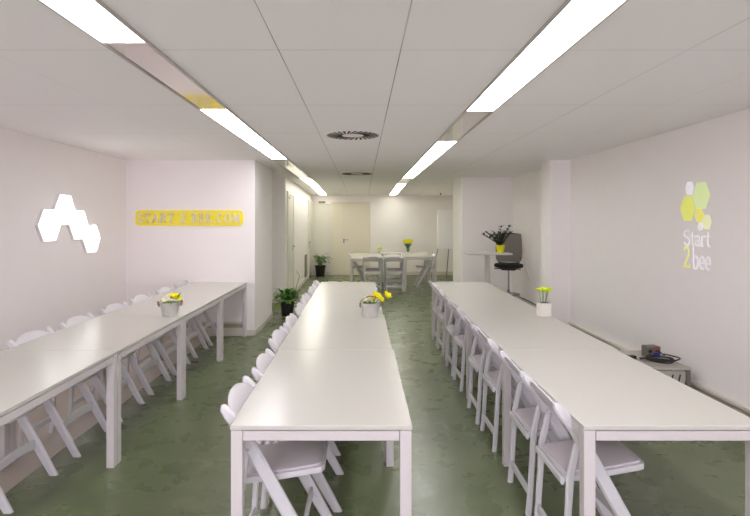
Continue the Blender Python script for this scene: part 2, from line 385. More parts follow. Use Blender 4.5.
# swirl air diffusers
def vent(y, r, label):
    t = thing('ceiling_vent', label, 'air vent', (-.09, y, H), 0, 'round swirl air vents in the ceiling')
    bm = new(); lathe(bm, [(r+.02, -.004), (r+.02, 0)], n=40); obj('plate', bm, M['panel'], t)
    bm = new()
    for k in range(28):
        a = 2*PI*k/28; tw = .35
        ca, sa = math.cos(a), math.sin(a); cb, sb = math.cos(a+tw), math.sin(a+tw)
        p0 = Vector((ca*r*.42, sa*r*.42, 0)); p1 = Vector((cb*r*.97, sb*r*.97, 0)); n = (p1-p0).normalized().cross(Vector((0, 0, 1)))
        w0, w1 = .006, .012
        q = [p0+n*w0, p0-n*w0, p1-n*w1, p1+n*w1]
        prism(bm, [(v.x, v.y) for v in q], -.0065, -.004)
    obj('slots', bm, M['dark'], t)
vent(5.04, .26, 'round slotted air vent in the ceiling nearest the viewer')
vent(9.12, .28, 'round slotted air vent, middle one of three along the ceiling')
vent(12.3, .27, 'round slotted air vent farthest back near the far door')

# ------------------------------------------------------------------ tables
TL, TW, TH = 1.246, .75, .74
def make_table(label, loc, rz, group):
    """top centred on the origin, long side along local Y"""
    t = thing('dining_table', label, 'table', loc, rz, group)
    hx, hy = TW/2, TL/2
    bm = new(); bx(bm, -hx, hx, -hy, hy, TH-.019, TH, .0025, 2); obj('tabletop', bm, M['table'], t)
    bm = new()
    a, b, z0, z1 = .003, .03, TH-.064, TH-.023
    for s in (-1, 1):
        xs = sorted((s*(hx-a), s*(hx-b))); bx(bm, xs[0], xs[1], -hy+.053, hy-.053, z0, z1, .002, 1)
        ys = sorted((s*(hy-a), s*(hy-b))); bx(bm, -hx+.053, hx-.053, ys[0], ys[1], z0, z1, .002, 1)
    obj('apron', bm, M['tframe'], t)
    for sx in (-1, 1):
        for sy in (-1, 1):
            xs = sorted((sx*(hx-.003), sx*(hx-.051))); ys = sorted((sy*(hy-.003), sy*(hy-.051)))
            bm = new(); bx(bm, xs[0], xs[1], ys[0], ys[1], 0, TH-.0215, .003, 2); obj('leg', bm, M['tframe'], t)
    return t
Y0 = 2.112
ordn = ['nearest', 'second', 'third', 'farthest']
proto_table = None
def place_table(x, y, rz, label, group):
    global proto_table
    if proto_table is None: proto_table = make_table(label, (x, y, 0), rz, group); return proto_table
    return dup(proto_table, (x, y, 0), rz, label, group)
cen_dx = [-.168, -.176, -.184, -.190]; rgt_dx = [1.285, 1.302, 1.318, 1.335]
for k in range(4):
    yc = Y0+1.25*k+.625
    o = ['nearest the viewer', 'second from the viewer', 'third from the viewer', 'at the far end'][k]
    place_table(cen_dx[k], yc, 0, f'white rectangular table of the middle row, {o}', 'white tables of the middle row')
for k in range(4):
    o = ['nearest the viewer', 'second from the viewer', 'third from the viewer', 'at the far end'][k]
    place_table(rgt_dx[k], Y0+1.25*k+.625, 0, f'white rectangular table of the right row, {o}', 'white tables of the right row')
for k in range(4):
    o = ['cut by the picture edge', 'second from the viewer', 'third from the viewer', 'against the sign wall'][k]
    place_table(-1.958, Y0-.02+1.25*k+.625, 0, f'white rectangular table of the left row, {o}', 'white tables of the left row')
gB = 'white tables grouped in the back room'
place_table(.355, 11.875, PI/2, 'white table in the back room with its long side to the viewer', gB)
place_table(.105, 12.88, 0, 'white back room table reaching back on the left, behind the front one', gB)
place_table(1.365, 12.64, 0, 'white back room table at the right end of the group', gB)
place_table(1.115, 13.65, PI/2, 'white back room table closest to the far wall, tulips on it', gB)

# ------------------------------------------------------------------ folding chairs
def make_chair(label, loc, rz, group):
    """faces local +Y"""
    t = thing('folding_chair', label, 'chair', loc, rz, group); C = M['chair']
    post = [(.272, 0), (.166, .19), (.045, .405), (-.062, .60), (-.112, .68), (-.156, .735), (-.180, .766), (-.188, .782)]
    for s in (-1, 1):
        bm = new()
        member(bm, [(s*.206, y, z) for y, z in post], [.03]*5+[.034, .030, .012], [.052, .056, .060, .056, .050, .050, .040, .014], flat=True)
        obj('long_leg', bm, C, t, True)
        bm = new()
        member(bm, [(s*.175, y, z) for y, z in ((-.138, 0), (-.128, .12), (-.117, .30), (-.108, .45), (-.078, .585), (-.068, .610))], [.024]*5+[.012], [.032, .030, .030, .034, .030, .014], flat=True)
        obj('rear_leg', bm, C, t, True)
        bm = new()
        tube(bm, [(s*.165, -.074, .592), (s*.2225, -.074, .592)], .007, 10)
        obj('bolt', bm, M['pin'], t, True)
    # arched back panel
    bm = new(); n = 16; rings = []
    for i in range(n+1):
        u = -1+2*i/n; x = u*.192
        zt = .742+.048*(1-abs(u)**2.6); zb = .662+.012*(1-u*u); bow = -.004*(1-u*u)
        def yy(z): return -.112-(z-.68)*.72+bow
        th = .010
        ring = []
        for z, sgn in ((zb, -1), (zb+.012, -1.25), ((zt+zb)/2, -1.1), (zt-.010, -1), (zt, -.3), (zt, .3), (zt-.010, 1), ((zt+zb)/2, .9), (zb+.012, 1), (zb, .8)):
            ring.append(Vector((x, yy(z)+sgn*th, z)))
        rings.append(ring)
    ring_sweep(bm, rings); obj('backrest', bm, C, t, True)
    # seat frame
    def outline(ins):
        hw, hf = .162-ins, .150-ins; yb, yf = -.128+ins, .250-ins
        pts = [(-hw, yb), (hw, yb), (hw-.002, .06), (hf, yf-.034), (hf-.006, yf-.012), (hf-.026, yf)]
        pts += [(-x, y) for x, y in pts[:1:-1]]
        return pts
    def tilt(bm):
        for v in bm.verts: v.co.z += (v.co.y+.15)*.13
        return bm
    bm = new(); prism(bm, outline(0), .408, .434, bev=.003); obj('seat_frame', tilt(bm), C, t, True)
    bm = new(); prism(bm, outline(.012), .4345, .446, bev=.004); obj('seat_cushion', tilt(bm), M['cushion'], t, True)
    # rails
    bm = new(); member(bm, [(-.163, -.138, .418), (.163, -.138, .418)], .016, .034, side=Vector((0, 1, 0))); obj('rear_seat_rail', bm, C, t, True)
    bm = new(); member(bm, [(-.165, -.129, .115), (.165, -.129, .115)], .016, .045, side=Vector((0, 1, 0))); obj('rear_stretcher', bm, C, t, True)
    bm = new(); n = 8
    member(bm, [(-.192+.384*i/n, (.160), .195+.018*(1-(2*i/n-1)**2)) for i in range(n+1)], .016, .055, side=Vector((0, 1, 0))); obj('front_stretcher', bm, C, t, True)
    return t
proto_chair = None
def place_chair(x, y, rz, label, group):
    global proto_chair
    if proto_chair is None: proto_chair = make_chair(label, (x, y, 0), rz, group); return proto_chair
    return dup(proto_chair, (x, y, 0), rz, label, group)
random.seed(4)
num = ['nearest the viewer', 'second from the viewer', 'third from the viewer', 'fourth from the viewer', 'fifth from the viewer', 'sixth from the viewer', 'seventh from the viewer', 'at the far end']
jit = [(0, 0, 0), (.01, .01, .01), (-.01, .0, -.02), (.0, -.01, .015), (.012, .01, -.01), (-.006, 0, .01), (.008, -.01, -.015), (0, 0, 0)]
for k in range(8):
    y = Y0+1.25*(k//2)+(.33, .89)[k % 2]
    j = jit[k]
    place_chair(cen_dx[k//2]-.375+.125+j[0], y+j[1], -PI/2+j[2], f'white folding chair tucked under the middle table row, {num[k]}', 'white folding chairs along the middle row')
for k in range(8):
    y = Y0+1.25*(k//2)+(.345, .82)[k % 2]; j = jit[(k*3+1) % 8]
    place_chair(rgt_dx[k//2]-.375+.118+j[0]*.5, y+j[1], -PI/2+j[2], f'white folding chair at the aisle side of the right table row, {num[k]}', 'white folding chairs along the right row')
for k in range(1, 8):
    y = Y0+.3125+.625*k-.02+(.0 if k % 2 == 0 else -.03); j = jit[(k*5+2) % 8]
    lab = ['', 'nearest in view', 'second from the viewer', 'third from the viewer', 'fourth from the viewer', 'fifth from the viewer', 'sixth from the viewer', 'at the far end'][k]
    place_chair(-2.335+.145+j[0]*.7, y+j[1], -PI/2+j[2], f'white folding chair between left tables and wall, {lab}', 'white folding chairs along the left row')
gC = 'white folding chairs in the back room'
place_chair(.235, 11.635, 0, 'white folding chair seen from behind, left one of two at the back room table', gC)
place_chair(.725, 11.635, 0, 'white folding chair seen from behind, right one of two at the back room table', gC)
place_chair(-.13, 12.62, -PI/2, 'white folding chair at the left side of the back room tables', gC)
place_chair(.735, 12.125, PI, 'white folding chair facing the viewer inside the back room table ring', gC)
place_chair(1.57, 12.50, PI/2+.05, 'white folding chair seen side-on at the right of the back room tables', gC)

# ------------------------------------------------------------------ lettering by strokes
def arc(cx, cy, rx, ry, a0, a1, n=8): return [(cx+rx*math.cos(math.radians(a0+(a1-a0)*i/n)), cy+ry*math.sin(math.radians(a0+(a1-a0)*i/n))) for i in range(n+1)]
G = {  # strokes in a box of height 1; first number is the advance
 'S': (.62, [arc(.29, .74, .22, .24, 35, 180, 7)+arc(.29, .74, .22, .24, 180, 262, 3)[1:]+arc(.29, .26, .24, .25, 82, -150, 10)]),
 'T': (.66, [[(.02, .97), (.60, .97)], [(.31, .97), (.31, 0)], [(.02, .97), (.02, .84)], [(.60, .97), (.60, .84)], [(.2, .02), (.42, .02)]]),
 'A': (.72, [[(.08, 0), (.34, 1), (.60, 0)], [(.17, .33), (.51, .33)], [(0, .02), (.17, .02)], [(.51, .02), (.68, .02)]]),
 'R': (.70, [[(.12, 0), (.12, 1)], [(.03, .98), (.3, .98)]+arc(.3, .74, .22, .24, 90, -90, 6)+[(.12, .5)], [(.3, .5), (.6, .02)], [(.03, .02), (.21, .02)], [(.54, .02), (.66, .02)]]),
 'B': (.66, [[(.12, 0), (.12, 1)], [(.03, .98), (.3, .98)]+arc(.3, .75, .2, .23, 90, -90, 6)+[(.12, .52)], [(.3, .52)]+arc(.3, .27, .25, .25, 90, -90, 7)+[(.03, .02)]]),
 'E': (.62, [[(.12, 0), (.12, 1)], [(.03, .98), (.53, .98), (.53, .82)], [(.12, .52), (.42, .52)], [(.42, .62), (.42, .42)], [(.03, .02), (.55, .02), (.55, .2)]]),
 '.': (.26, [[(.1, 0), (.1, .1)]]),
 'C': (.68, [arc(.35, .5, .3, .48, 45, 315, 14)]),
 'O': (.74, [arc(.35, .5, .31, .48, 0, 360, 20)]),
 'M': (.86, [[(.1, 0), (.14, 1), (.4, .2), (.66, 1), (.7, 0)], [(0, .02), (.2, .02)], [(.6, .02), (.8, .02)]]),
 '2': (.60, [arc(.27, .73, .21, .24, 160, -20, 9)+[(.36, .42), (.04, .03), (.52, .03), (.54, .16)]]),
 ' ': (.34, []),
 't': (.36, [[(.16, .88), (.16, .14)]+arc(.27, .14, .11, .13, 180, 290, 4), [(0, .64), (.34, .64)]]),
 'a': (.48, [arc(.22, .46, .17, .18, 160, 0, 6)+[(.39, .02)], arc(.21, .18, .18, .17, 40, 320, 10)]),
 'r': (.40, [[(.1, 0), (.1, .64)], arc(.25, .44, .15, .2, 180, 50, 6), [(.0, .01), (.2, .01)]]),
 'b': (.52, [[(.08, 1), (.08, .02)], arc(.25, .31, .19, .31, 150, -150, 14), [(0, .97), (.08, 1)]]),
 'e': (.46, [[(.05, .34), (.40, .34)]+arc(.225, .34, .175, .3, 0, 300, 12)]),
}
def ribbon(bm, pts, wd, put, t0, t1):
    """flat stroke of width wd; put(u, v, t) -> 3-D point; each segment a small slab with square joints"""
    for i_, (a, b) in enumerate(zip(pts, pts[1:])):
        t1 += .00012
        d = Vector((b[0]-a[0], b[1]-a[1])); L = d.length
        if L < 1e-6: continue
        d /= L; n = Vector((-d.y, d.x))*wd/2; e = d*wd*.3
        A = Vector(a)-e; B = Vector(b)+e
        q = [A+n, A-n, B-n, B+n]
        vs = [bm.verts.new(put(p.x, p.y, t)) for t in (t0, t1) for p in q]
        for f in ((0, 1, 2, 3), (4, 5, 6, 7), (0, 1, 5, 4), (1, 2, 6, 5), (2, 3, 7, 6), (3, 0, 4, 7)): bm.faces.new([vs[i] for i in f])
def write(text, u0, v0, h, wscale, stroke, put, m, parent, track=0, t0=0, t1=.002):
    u = u0
    for ch in text:
        adv, st = G[ch]
        if st:
            bm = new()
            for s in st: ribbon(bm, [(u+x*h*wscale, v0+y*h) for x, y in s], stroke, put, t0, t1)
            obj('letter', bm, m, parent)
        u += adv*h*wscale+track
    return u
def text_width(text, h, ws, track): return sum(G[c][0]*h*ws+track for c in text)

# yellow sign on the back left wall
sy = Y1-.012
sg = thing('wall_sign', 'long yellow rounded sign reading START 2 BEE.COM on the wall', 'sign', (-2.37, sy, 1.62))
bm = new(); hw, hh = .74, .105; r = .06; pts = []
for cx, cy, a in ((hw-r, hh-r, 0), (-hw+r, hh-r, 90), (-hw+r, -hh+r, 180), (hw-r, -hh+r, 270)): pts += arc(cx, cy, r, r, a, a+90, 6)
prism(bm, pts, -.022, 0, 'y', .003); obj('panel', bm, M['signy'], sg)
txt = 'START 2 BEE.COM'; hgt = .115; ws = 1.05; tr = .022
wd_ = text_width(txt, hgt, ws, tr)
write(txt, -wd_/2+.01, -hgt/2, hgt, ws, .016, lambda u, v, t: (u, -.022-t, v), M['signtxt'], sg, tr, 0, .012)

# hexagon lights on the left wall
def hexa(cx, cy, rx, ry=None): ry = ry or rx; return [(cx+rx*math.cos(PI/3*k), cy+ry*math.sin(PI/3*k)) for k in range(6)]
for (y, z, lab) in ((5.39, 1.535, 'leftmost and nearest the viewer'), (5.665, 1.70, 'topmost of the four'), (5.94, 1.535, 'between the top one and the lowest one'), (6.215, 1.37, 'lowest of the four and nearest the corner')):
    h = thing('hexagon_light', f'glowing white hexagon light on the left wall, {lab}', 'wall light', (XL, y-.09, z), 0, 'hexagon lights on the left wall')
    bm = new(); prism(bm, hexa(0, 0, .187), 0, .035, 'x'); obj('housing', bm, M['hexside'], h)
    bm = new(); prism(bm, hexa(0, 0, .185), .0352, .045, 'x', .003); obj('diffuser', bm, M['hexlight'], h)

# glowing decals for the projected logo on the right wall: position on the wall read off as (distance, height)
def on_wall(px, py):
    y = XR*F/(px-VX); return y, EYE-(py-VY)*y/F
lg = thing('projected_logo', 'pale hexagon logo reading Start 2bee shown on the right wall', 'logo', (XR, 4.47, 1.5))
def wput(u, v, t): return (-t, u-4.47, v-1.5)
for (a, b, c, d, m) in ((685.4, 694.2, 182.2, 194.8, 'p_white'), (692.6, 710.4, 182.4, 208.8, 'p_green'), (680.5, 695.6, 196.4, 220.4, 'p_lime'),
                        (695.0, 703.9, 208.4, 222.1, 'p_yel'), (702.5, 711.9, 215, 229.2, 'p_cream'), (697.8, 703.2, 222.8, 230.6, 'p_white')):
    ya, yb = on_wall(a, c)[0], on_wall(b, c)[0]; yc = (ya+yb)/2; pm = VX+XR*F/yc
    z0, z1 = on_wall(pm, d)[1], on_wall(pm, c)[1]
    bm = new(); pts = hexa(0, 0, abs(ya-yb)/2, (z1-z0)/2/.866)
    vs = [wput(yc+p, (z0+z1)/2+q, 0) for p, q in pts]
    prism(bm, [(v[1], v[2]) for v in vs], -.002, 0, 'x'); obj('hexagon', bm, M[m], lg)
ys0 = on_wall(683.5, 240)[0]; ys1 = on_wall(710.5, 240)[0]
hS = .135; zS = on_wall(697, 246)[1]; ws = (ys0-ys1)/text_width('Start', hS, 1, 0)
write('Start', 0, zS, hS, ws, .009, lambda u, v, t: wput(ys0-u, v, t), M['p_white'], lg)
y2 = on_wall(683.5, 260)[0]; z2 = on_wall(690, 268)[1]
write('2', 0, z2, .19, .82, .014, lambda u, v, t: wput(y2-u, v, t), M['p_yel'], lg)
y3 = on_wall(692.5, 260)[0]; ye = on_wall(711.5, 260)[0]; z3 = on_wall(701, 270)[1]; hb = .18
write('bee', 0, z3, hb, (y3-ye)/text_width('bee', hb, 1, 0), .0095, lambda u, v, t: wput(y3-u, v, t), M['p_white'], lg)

# ------------------------------------------------------------------ flowers
def petal_flower(bm, c, r, up, n=6, cup=.9, w=.45):
    """cup-shaped flower of n pointed petals around centre c opening along up"""
    up = Vector(up).normalized(); a = up.cross(Vector((.3, 1, .2))).normalized(); b = up.cross(a); c = Vector(c)
    for k in range(n):
        th = 2*PI*k/n+random.uniform(-.15, .15); d = a*math.cos(th)+b*math.sin(th); s = up.cross(d)
        prof = [(0, 0, .25), (.45, .25, 1), (.8, .62*cup+.1, .95), (1.0, cup, .08)]
        L = [c+d*r*p+up*r*q-s*r*w*ww for p, q, ww in prof]; R = [c+d*r*p+up*r*q+s*r*w*ww for p, q, ww in prof]
        Cc = [c+d*r*p*1.06+up*r*(q-.06) for p, q, ww in prof]
        for i in range(3):
            for A, B in ((L, Cc), (Cc, R)):
                vs = [bm.verts.new(x) for x in (A[i], B[i], B[i+1], A[i+1])]; bm.faces.new(vs)
def leaf(bm, base, direction, length, width, droop=.5, rise=.5, n=6, fold=.15):
    d = Vector((direction[0], direction[1], 0)).normalized(); s = Vector((-d.y, d.x, 0)); pts = []; base = Vector(base)
    for i in range(n+1):
        t = i/n; p = base+d*length*t*(.75+.25*t)+Vector((0, 0, length*(rise*t-droop*t*t)))
        ww = width*math.sin(PI*min(1, t*.93+.07))**.8*.5*(1 if i < n else .05); pts.append((p-s*ww+Vector((0, 0, ww*fold)), p, p+s*ww+Vector((0, 0, ww*fold))))
    V = [[bm.verts.new(q) for q in r] for r in pts]
    for a, b in zip(V, V[1:]):
        bm.faces.new((a[0], a[1], b[1], b[0])); bm.faces.new((a[1], a[2], b[2], b[1]))
def bucket(name, label, x, y, ang, kind):
    t = thing(name, label, 'flower bucket', (x, y, TH), ang, 'small zinc flower buckets on the tables')
    bm = new(); lathe(bm, [(.060, 0), (.062, .004), (.086, .115), (.089, .118), (.089, .123), (.084, .123), (.060, .012), (0, .010)], n=28, sx=1, sy=.78); obj('bucket', bm, M['zinc'], t, True)
    bm = new(); lathe(bm, [(.078, .098), (.080, .104), (0, .106)], n=20, sx=1, sy=.78); obj('soil', bm, M['soil'], t)
    bm = new()
    bm.free()
    for s in (-1, 1):
        bm = new(); bx(bm, s*.092-.006, s*.092+.006, -.012, .012, .085, .125, .002, 1); obj('ear', bm, M['zincdark'], t)
    tilt = .55 if kind == 'a' else -1.1
    bm = new(); P = []
    for i in range(15):
        a = PI*i/14; P.append((.094*math.cos(a), -.075*math.sin(a)*math.sin(tilt), .113+.085*math.sin(a)*math.cos(tilt)))
    tube(bm, P, .0028, 6); obj('handle', bm, M['zincdark'], t, True)
    bm = new(); tube(bm, P[5:10], .0075, 8); g = obj('grip', bm, M['wood'], t, True)
    return t
random.seed(11)
b1 = bucket('flower_bucket', 'zinc bucket of yellow tulips and pale lilies on the middle row of tables', .075, 4.52, .15, 'a')
bm = new(); fl = [((.050, .01, .165), .042, (.2, -.6, .9)), ((.078, -.01, .150), .034, (.6, -.7, .6)), ((.140, -.01, .172), .042, (.5, -.4, .8))]
for c, r, u in fl: petal_flower(bm, c, r, u, 6, .9)
for c in ((.045, .03, .175), (.02, -.02, .155)): petal_flower(bm, c, .026, (0, -.2, 1), 6, 1.2)
obj('yellow_blooms', bm, M['yellow'], b1)['label'] = 'yellow tulip blooms'
bm = new()
for c, r, u in (((-.045, -.01, .150), .034, (-.5, -.4, .8)), ((-.02, .02, .160), .03, (0, -.3, 1)), ((-.07, 0, .125), .028, (-.8, -.4, .5))): petal_flower(bm, c, r, u, 6, .5, .35)
obj('pale_blooms', bm, M['pale'], b1)['label'] = 'pale cream lily blooms'
bm = new()
for a in range(9):
    th = a*.7+.2; leaf(bm, (.02*math.cos(th), .02*math.sin(th), .105), (math.cos(th), math.sin(th)), random.uniform(.09, .14), .02, .5, .85)
leaf(bm, (-.03, 0, .13), (-1, 0), .11, .02, .2, .7); leaf(bm, (-.02, 0, .14), (-.6, .1), .07, .018, -.2, 1.2); leaf(bm, (.06, 0, .12), (1, -.1), .10, .02, .2, 1.1)
obj('leaves', bm, M['leafy'], b1)
bm = new()
for c, r, u in fl: tube(bm, [(c[0]*.3, 0, .10), (c[0]*.7, c[1]*.5, .135), c], .003, 5)
obj('stems', bm, M['stem'], b1)
b2 = bucket('flower_bucket', 'zinc bucket with a yellow bloom and white lilies on the left table row', -1.70, 4.56, .25, 'b')
bm = new()
for c, r, u in (((.045, 0, .155), .038, (.2, -.5, 1)), ((.025, .02, .165), .034, (0, -.3, 1)), ((.065, -.01, .15), .03, (.5, -.5, .7))): petal_flower(bm, c, r, u, 7, .8, .5)
obj('yellow_blooms', bm, M['yellow'], b2)['label'] = 'bright yellow blooms'
bm = new()
for c, r, u in (((-.025, -.02, .145), .038, (-.3, -.6, .8)), ((-.005, .02, .165), .034, (-.2, -.2, 1)), ((-.05, 0, .125), .03, (-.8, -.4, .5))): petal_flower(bm, c, r, u, 6, .55, .42)
obj('pale_blooms', bm, M['pale'], b2)['label'] = 'creamy white blooms'
bm = new()
for a in range(9):
    th = a*.7; leaf(bm, (.02*math.cos(th), .02*math.sin(th), .105), (math.cos(th), math.sin(th)), random.uniform(.08, .11), .026, .5, .6)
leaf(bm, (.05, 0, .14), (1, 0), .06, .024, -.2, .9); leaf(bm, (.05, 0, .14), (.5, -.3), .06, .024, -.2, 1.1)
obj('leaves', bm, M['leafy'], b2)
bm = new()
for s in (-1, 1): tube(bm, [(s*.10, -.004, .10), (s*.10, -.004, .135)], .008, 8)
obj('wooden_ear', bm, M['wood'], b2, True)

# white square vase with lime flowers on the right row
v = thing('square_vase', 'white square vase of small lime flowers on the right table row', 'vase', (1.61, 4.56, TH), .12, None)
bm = new(); bx(bm, -.047, .047, -.047, .047, 0, .118, .003, 2); obj('vase', bm, M['wpot'], v)
bm = new(); bx(bm, -.04, .04, -.04, .04, .118, .1195); obj('filling', bm, M['zincdark'], v)
bm = new(); hd = [(x, y, z+.035) for x, y, z in [(-.052, 0, .195), (-.022, -.015, .205), (.004, .012, .200), (.028, -.012, .190), (.050, .01, .200), (.012, -.02, .185), (-.008, .02, .19)]]
for x, y, z in hd: tube(bm, [(x*.45, y, .117), (x*.8, y, z-.03), (x, y, z-.005)], .0018, 5)
obj('stems', bm, M['stem'], v)
bm = new()
for x, y, z in hd:
    petal_flower(bm, (x, y, z-.006), .026, (random.uniform(-.3, .3), -.3, 1), 9, .6, .5); petal_flower(bm, (x, y, z), .013, (0, -.2, 1), 7, .9, .5)
obj('blooms', bm, M['lime'], v)

# vases in the back room
v = thing('glass_vase', 'clear vase of yellow tulips on the table by the far wall', 'vase', (1.215, 13.62, TH))
bm = new(); lathe(bm, [(.045, 0), (.048, .01), (.055, .15), (.050, .15), (.043, .012), (0, .01)], n=20); obj('vase', bm, M['glass'], v, True)
bm = new(); R = random.Random(3)
heads = [(.09*math.cos(a), .07*math.sin(a), .30+.03*R.random()) for a in [k*2*PI/8 for k in range(8)]]+[(.02, 0, .33), (-.04, .01, .32), (.05, -.03, .32)]
for x, y, z in heads: petal_flower(bm, (x, y, z-.045), .042, (x*3, y*3, 1), 6, 1.9, .6)
obj('tulip_blooms', bm, M['yellow'], v)
bm = new()
for x, y, z in heads: tube(bm, [(x*.2, y*.2, .02), (x*.5, y*.5, .17), (x, y, z-.03)], .005, 5)
for k in range(14):
    th = k*.8; leaf(bm, (.01*math.cos(th), .01*math.sin(th), .10), (math.cos(th), math.sin(th)), .13, .04, .2, 1.3)
obj('leaves', bm, M['leaf'], v)
v = thing('bud_vase', 'small vase with a yellow bloom on the left back room table', 'vase', (.44, 13.1, TH))
bm = new(); lathe(bm, [(.03, 0), (.035, .02), (.03, .07), (.02, .09), (.016, .09), (.02, .06), (0, .05)], n=16); obj('vase', bm, M['glass'], v, True)
bm = new()
for x, y, z in ((0, 0, .13), (.04, 0, .14), (-.035, .01, .12), (.01, -.03, .15)): petal_flower(bm, (x, y, z), .042, (x*5, -.3, 1), 7, .7, .5)
obj('blooms', bm, M['lime'], v)
bm = new(); tube(bm, [(0, 0, .02), (0, 0, .13)], .004, 5); leaf(bm, (0, 0, .07), (1, -.2), .07, .03, 0, .6); leaf(bm, (0, 0, .07), (-1, -.2), .07, .03, 0, .6); obj('leaves', bm, M['leaf'], v)

# ------------------------------------------------------------------ floor plants
def plant_pot(t, r, h):
    bm = new(); lathe(bm, [(r*.74, 0), (r*.76, .01), (r*.97, h*.9), (r*1.03, h*.9), (r*1.03, h), (r*.94, h), (r*.9, h*.88), (0, h*.87)], n=28); obj('pot', bm, M['black'], t, True)
    bm = new(); lathe(bm, [(r*.88, h*.875), (r*.85, h*.90), (0, h*.91)], n=20); obj('soil', bm, M['soil'], t)
p = thing('potted_plant', 'leafy green plant in a black pot at the corridor corner beside the middle row', 'plant', (-1.25, 8.62, 0), 0)
plant_pot(p, .12, .22); R = random.Random(5)
bm = new(); bs = new(); by = new()
for k in range(80):
    th = R.uniform(0, 2*PI); rr = R.uniform(.02, .14); z = R.uniform(.22, .38); d = (math.cos(th), math.sin(th))
    b = (d[0]*rr, d[1]*rr, z); tube(bs, [(0, 0, .19), (d[0]*rr*.5, d[1]*rr*.5, z*.75+.05), b], .003, 5)
    leaf(by if k % 6 == 0 else bm, b, d, R.uniform(.11, .18), R.uniform(.06, .09), R.uniform(.2, .9), R.uniform(.4, 1.1))
tube(bs, [(.02, 0, .2), (.14, .03, .45), (.20, .04, .66)], .004, 5); leaf(by, (.20, .04, .60), (1, -.2), .09, .045, -.3, .6); leaf(by, (.20, .04, .66), (-.4, -.2), .07, .04, -.4, 1.0)
P = [(-.05, 0, .2)]+[(-.12-.10*math.sin(PI*i/10), -.02, .22+.24*i/10) for i in range(11)]
tube(bs, P, .004, 5); leaf(by, (-.14, -.03, .22), (-.6, -1), .12, .05, 1.0, .1); leaf(by, (-.10, -.05, .24), (-.3, -1), .13, .05, 1.1, .1)
obj('foliage', bm, M['leaf'], p); obj('stems', bs, M['stem'], p); obj('yellowing_leaves', by, M['leafy'], p)['label'] = 'yellowing leaves'
p = thing('potted_plant', 'arching green plant in a black pot against the far wall left of the door', 'plant', (-1.19, 14.70, 0), 0)
plant_pot(p, .155, .31); bm = new(); bs = new()
for k in range(34):
    th = R.uniform(0, 2*PI); rr = R.uniform(.03, .16); z = R.uniform(.36, .64); d = (math.cos(th), math.sin(th)*.8)
    b = (d[0]*rr, d[1]*rr, z); tube(bs, [(0, 0, .27), (d[0]*rr*.4, d[1]*rr*.4, z*.8), b], .006, 5)
    leaf(bm, b, d, R.uniform(.16, .25)*(1 if d[0] > -.2 else .55), R.uniform(.06, .09), R.uniform(.4, 1.1), R.uniform(.3, 1.0))
obj('foliage', bm, M['leaf'], p); obj('stems', bs, M['stem'], p)

# ------------------------------------------------------------------ flipchart
f = thing('flipchart', 'white flipchart on a tripod easel in the right corner of the back room', 'flipchart', (2.40, 14.0, 0), 0)
bm = new(); c, s = math.cos(-.10), math.sin(-.10)
def tl(x, y, z): return Vector((x, y*c-(z-.82)*s, (z-.82)*c+y*s+.82))
bx(bm, -.35, .35, -.012, .012, .82, 1.87, .004, 1)
for vv in bm.verts: vv.co = tl(*vv.co)
obj('board', bm, M['board'], f)
bm = new(); bx(bm, -.33, .33, -.028, -.0125, .9, 1.84, .002, 1)
for vv in bm.verts: vv.co = tl(*vv.co)
obj('paper_pad', bm, M['board'], f)
bm = new(); bx(bm, -.36, .36, -.035, .012, 1.84, 1.875, .004, 1)
for vv in bm.verts: vv.co = tl(*vv.co)
obj('clamp_bar', bm, M['board'], f)
for q in (((-.30, .02, .95), (-.55, -.10, .01)), ((.30, .02, .95), (.37, -.10, .01)), ((0, .06, 1.2), (0, .62, .01))):
    bm = new(); tube(bm, q, .012, 8); obj('leg', bm, M['bolt'], f, True)

# ------------------------------------------------------------------ high desk, drafting chair, plant in yellow pot
dk = thing('standing_table', 'small high white table by the recess wall behind the right row', 'table', (2.10, 8.62, 0), 0)
bm = new(); bx(bm, -.37, .37, -.18, .18, 1.02, 1.05, .003, 2); obj('tabletop', bm, M['tframe'], dk)
bm = new(); bx(bm, -.012, .012, -.15, .15, .02, 1.02, .004, 1); obj('pedestal', bm, M['tframe'], dk)
bm = new(); bx(bm, -.24, .24, -.17, .17, 0, .02, .004, 1); obj('foot_plate', bm, M['tframe'], dk)
zp = thing('zamioculcas_plant', 'dark leafy plant in a bright yellow pot on the high white table', 'plant', (2.30, 8.56, 1.05), 0)
bm = new(); lathe(bm, [(.052, 0), (.055, .004), (.068, .125), (.070, .13), (.064, .13), (.05, .10), (0, .10)], n=24); obj('pot', bm, M['ypot'], zp, True)
bm = new(); lathe(bm, [(.055, .10), (.05, .112), (0, .114)], n=16); obj('soil', bm, M['soil'], zp)
bm = new(); bs = new(); R = random.Random(9)
for th, ln, lean in ((2.9, .30, .9), (3.3, .30, 1.15), (2.3, .26, .6), (1.2, .30, .2), (.3, .36, .55), (.0, .26, .75), (4.3, .24, .5), (5.4, .26, .4), (3.9, .26, 1.0)):
    d = Vector((math.cos(th), math.sin(th)*.6, 0)); pts = []
    for i in range(8):
        q = i/7; pts.append(Vector((0, 0, .10))+d*ln*lean*q**1.3*.8+Vector((0, 0, ln*(q*(1.15-lean*.45)))))
    tube(bs, pts, [.006-.0005*i for i in range(8)], 6)
    for i in range(1, 8):
        sd = Vector((-d.y, d.x, 0))
        for sgn in (-1, 1): leaf(bm, pts[i], (d*.6+sd*sgn+Vector((R.uniform(-.2, .2), 0, 0)))[:2], .078, .042, .1, R.uniform(.3, .8), 4)
    leaf(bm, pts[7], d[:2], .05, .026, 0, .9, 4)
obj('foliage', bm, M['leafd'], zp); obj('stems', bs, M['leafd'], zp)
oc = thing('drafting_chair', 'tall office chair with grey mesh back and black seat by the high table', 'chair', (2.54, 8.92, 0), -.3)
bm = new(); n = 10; rings = []
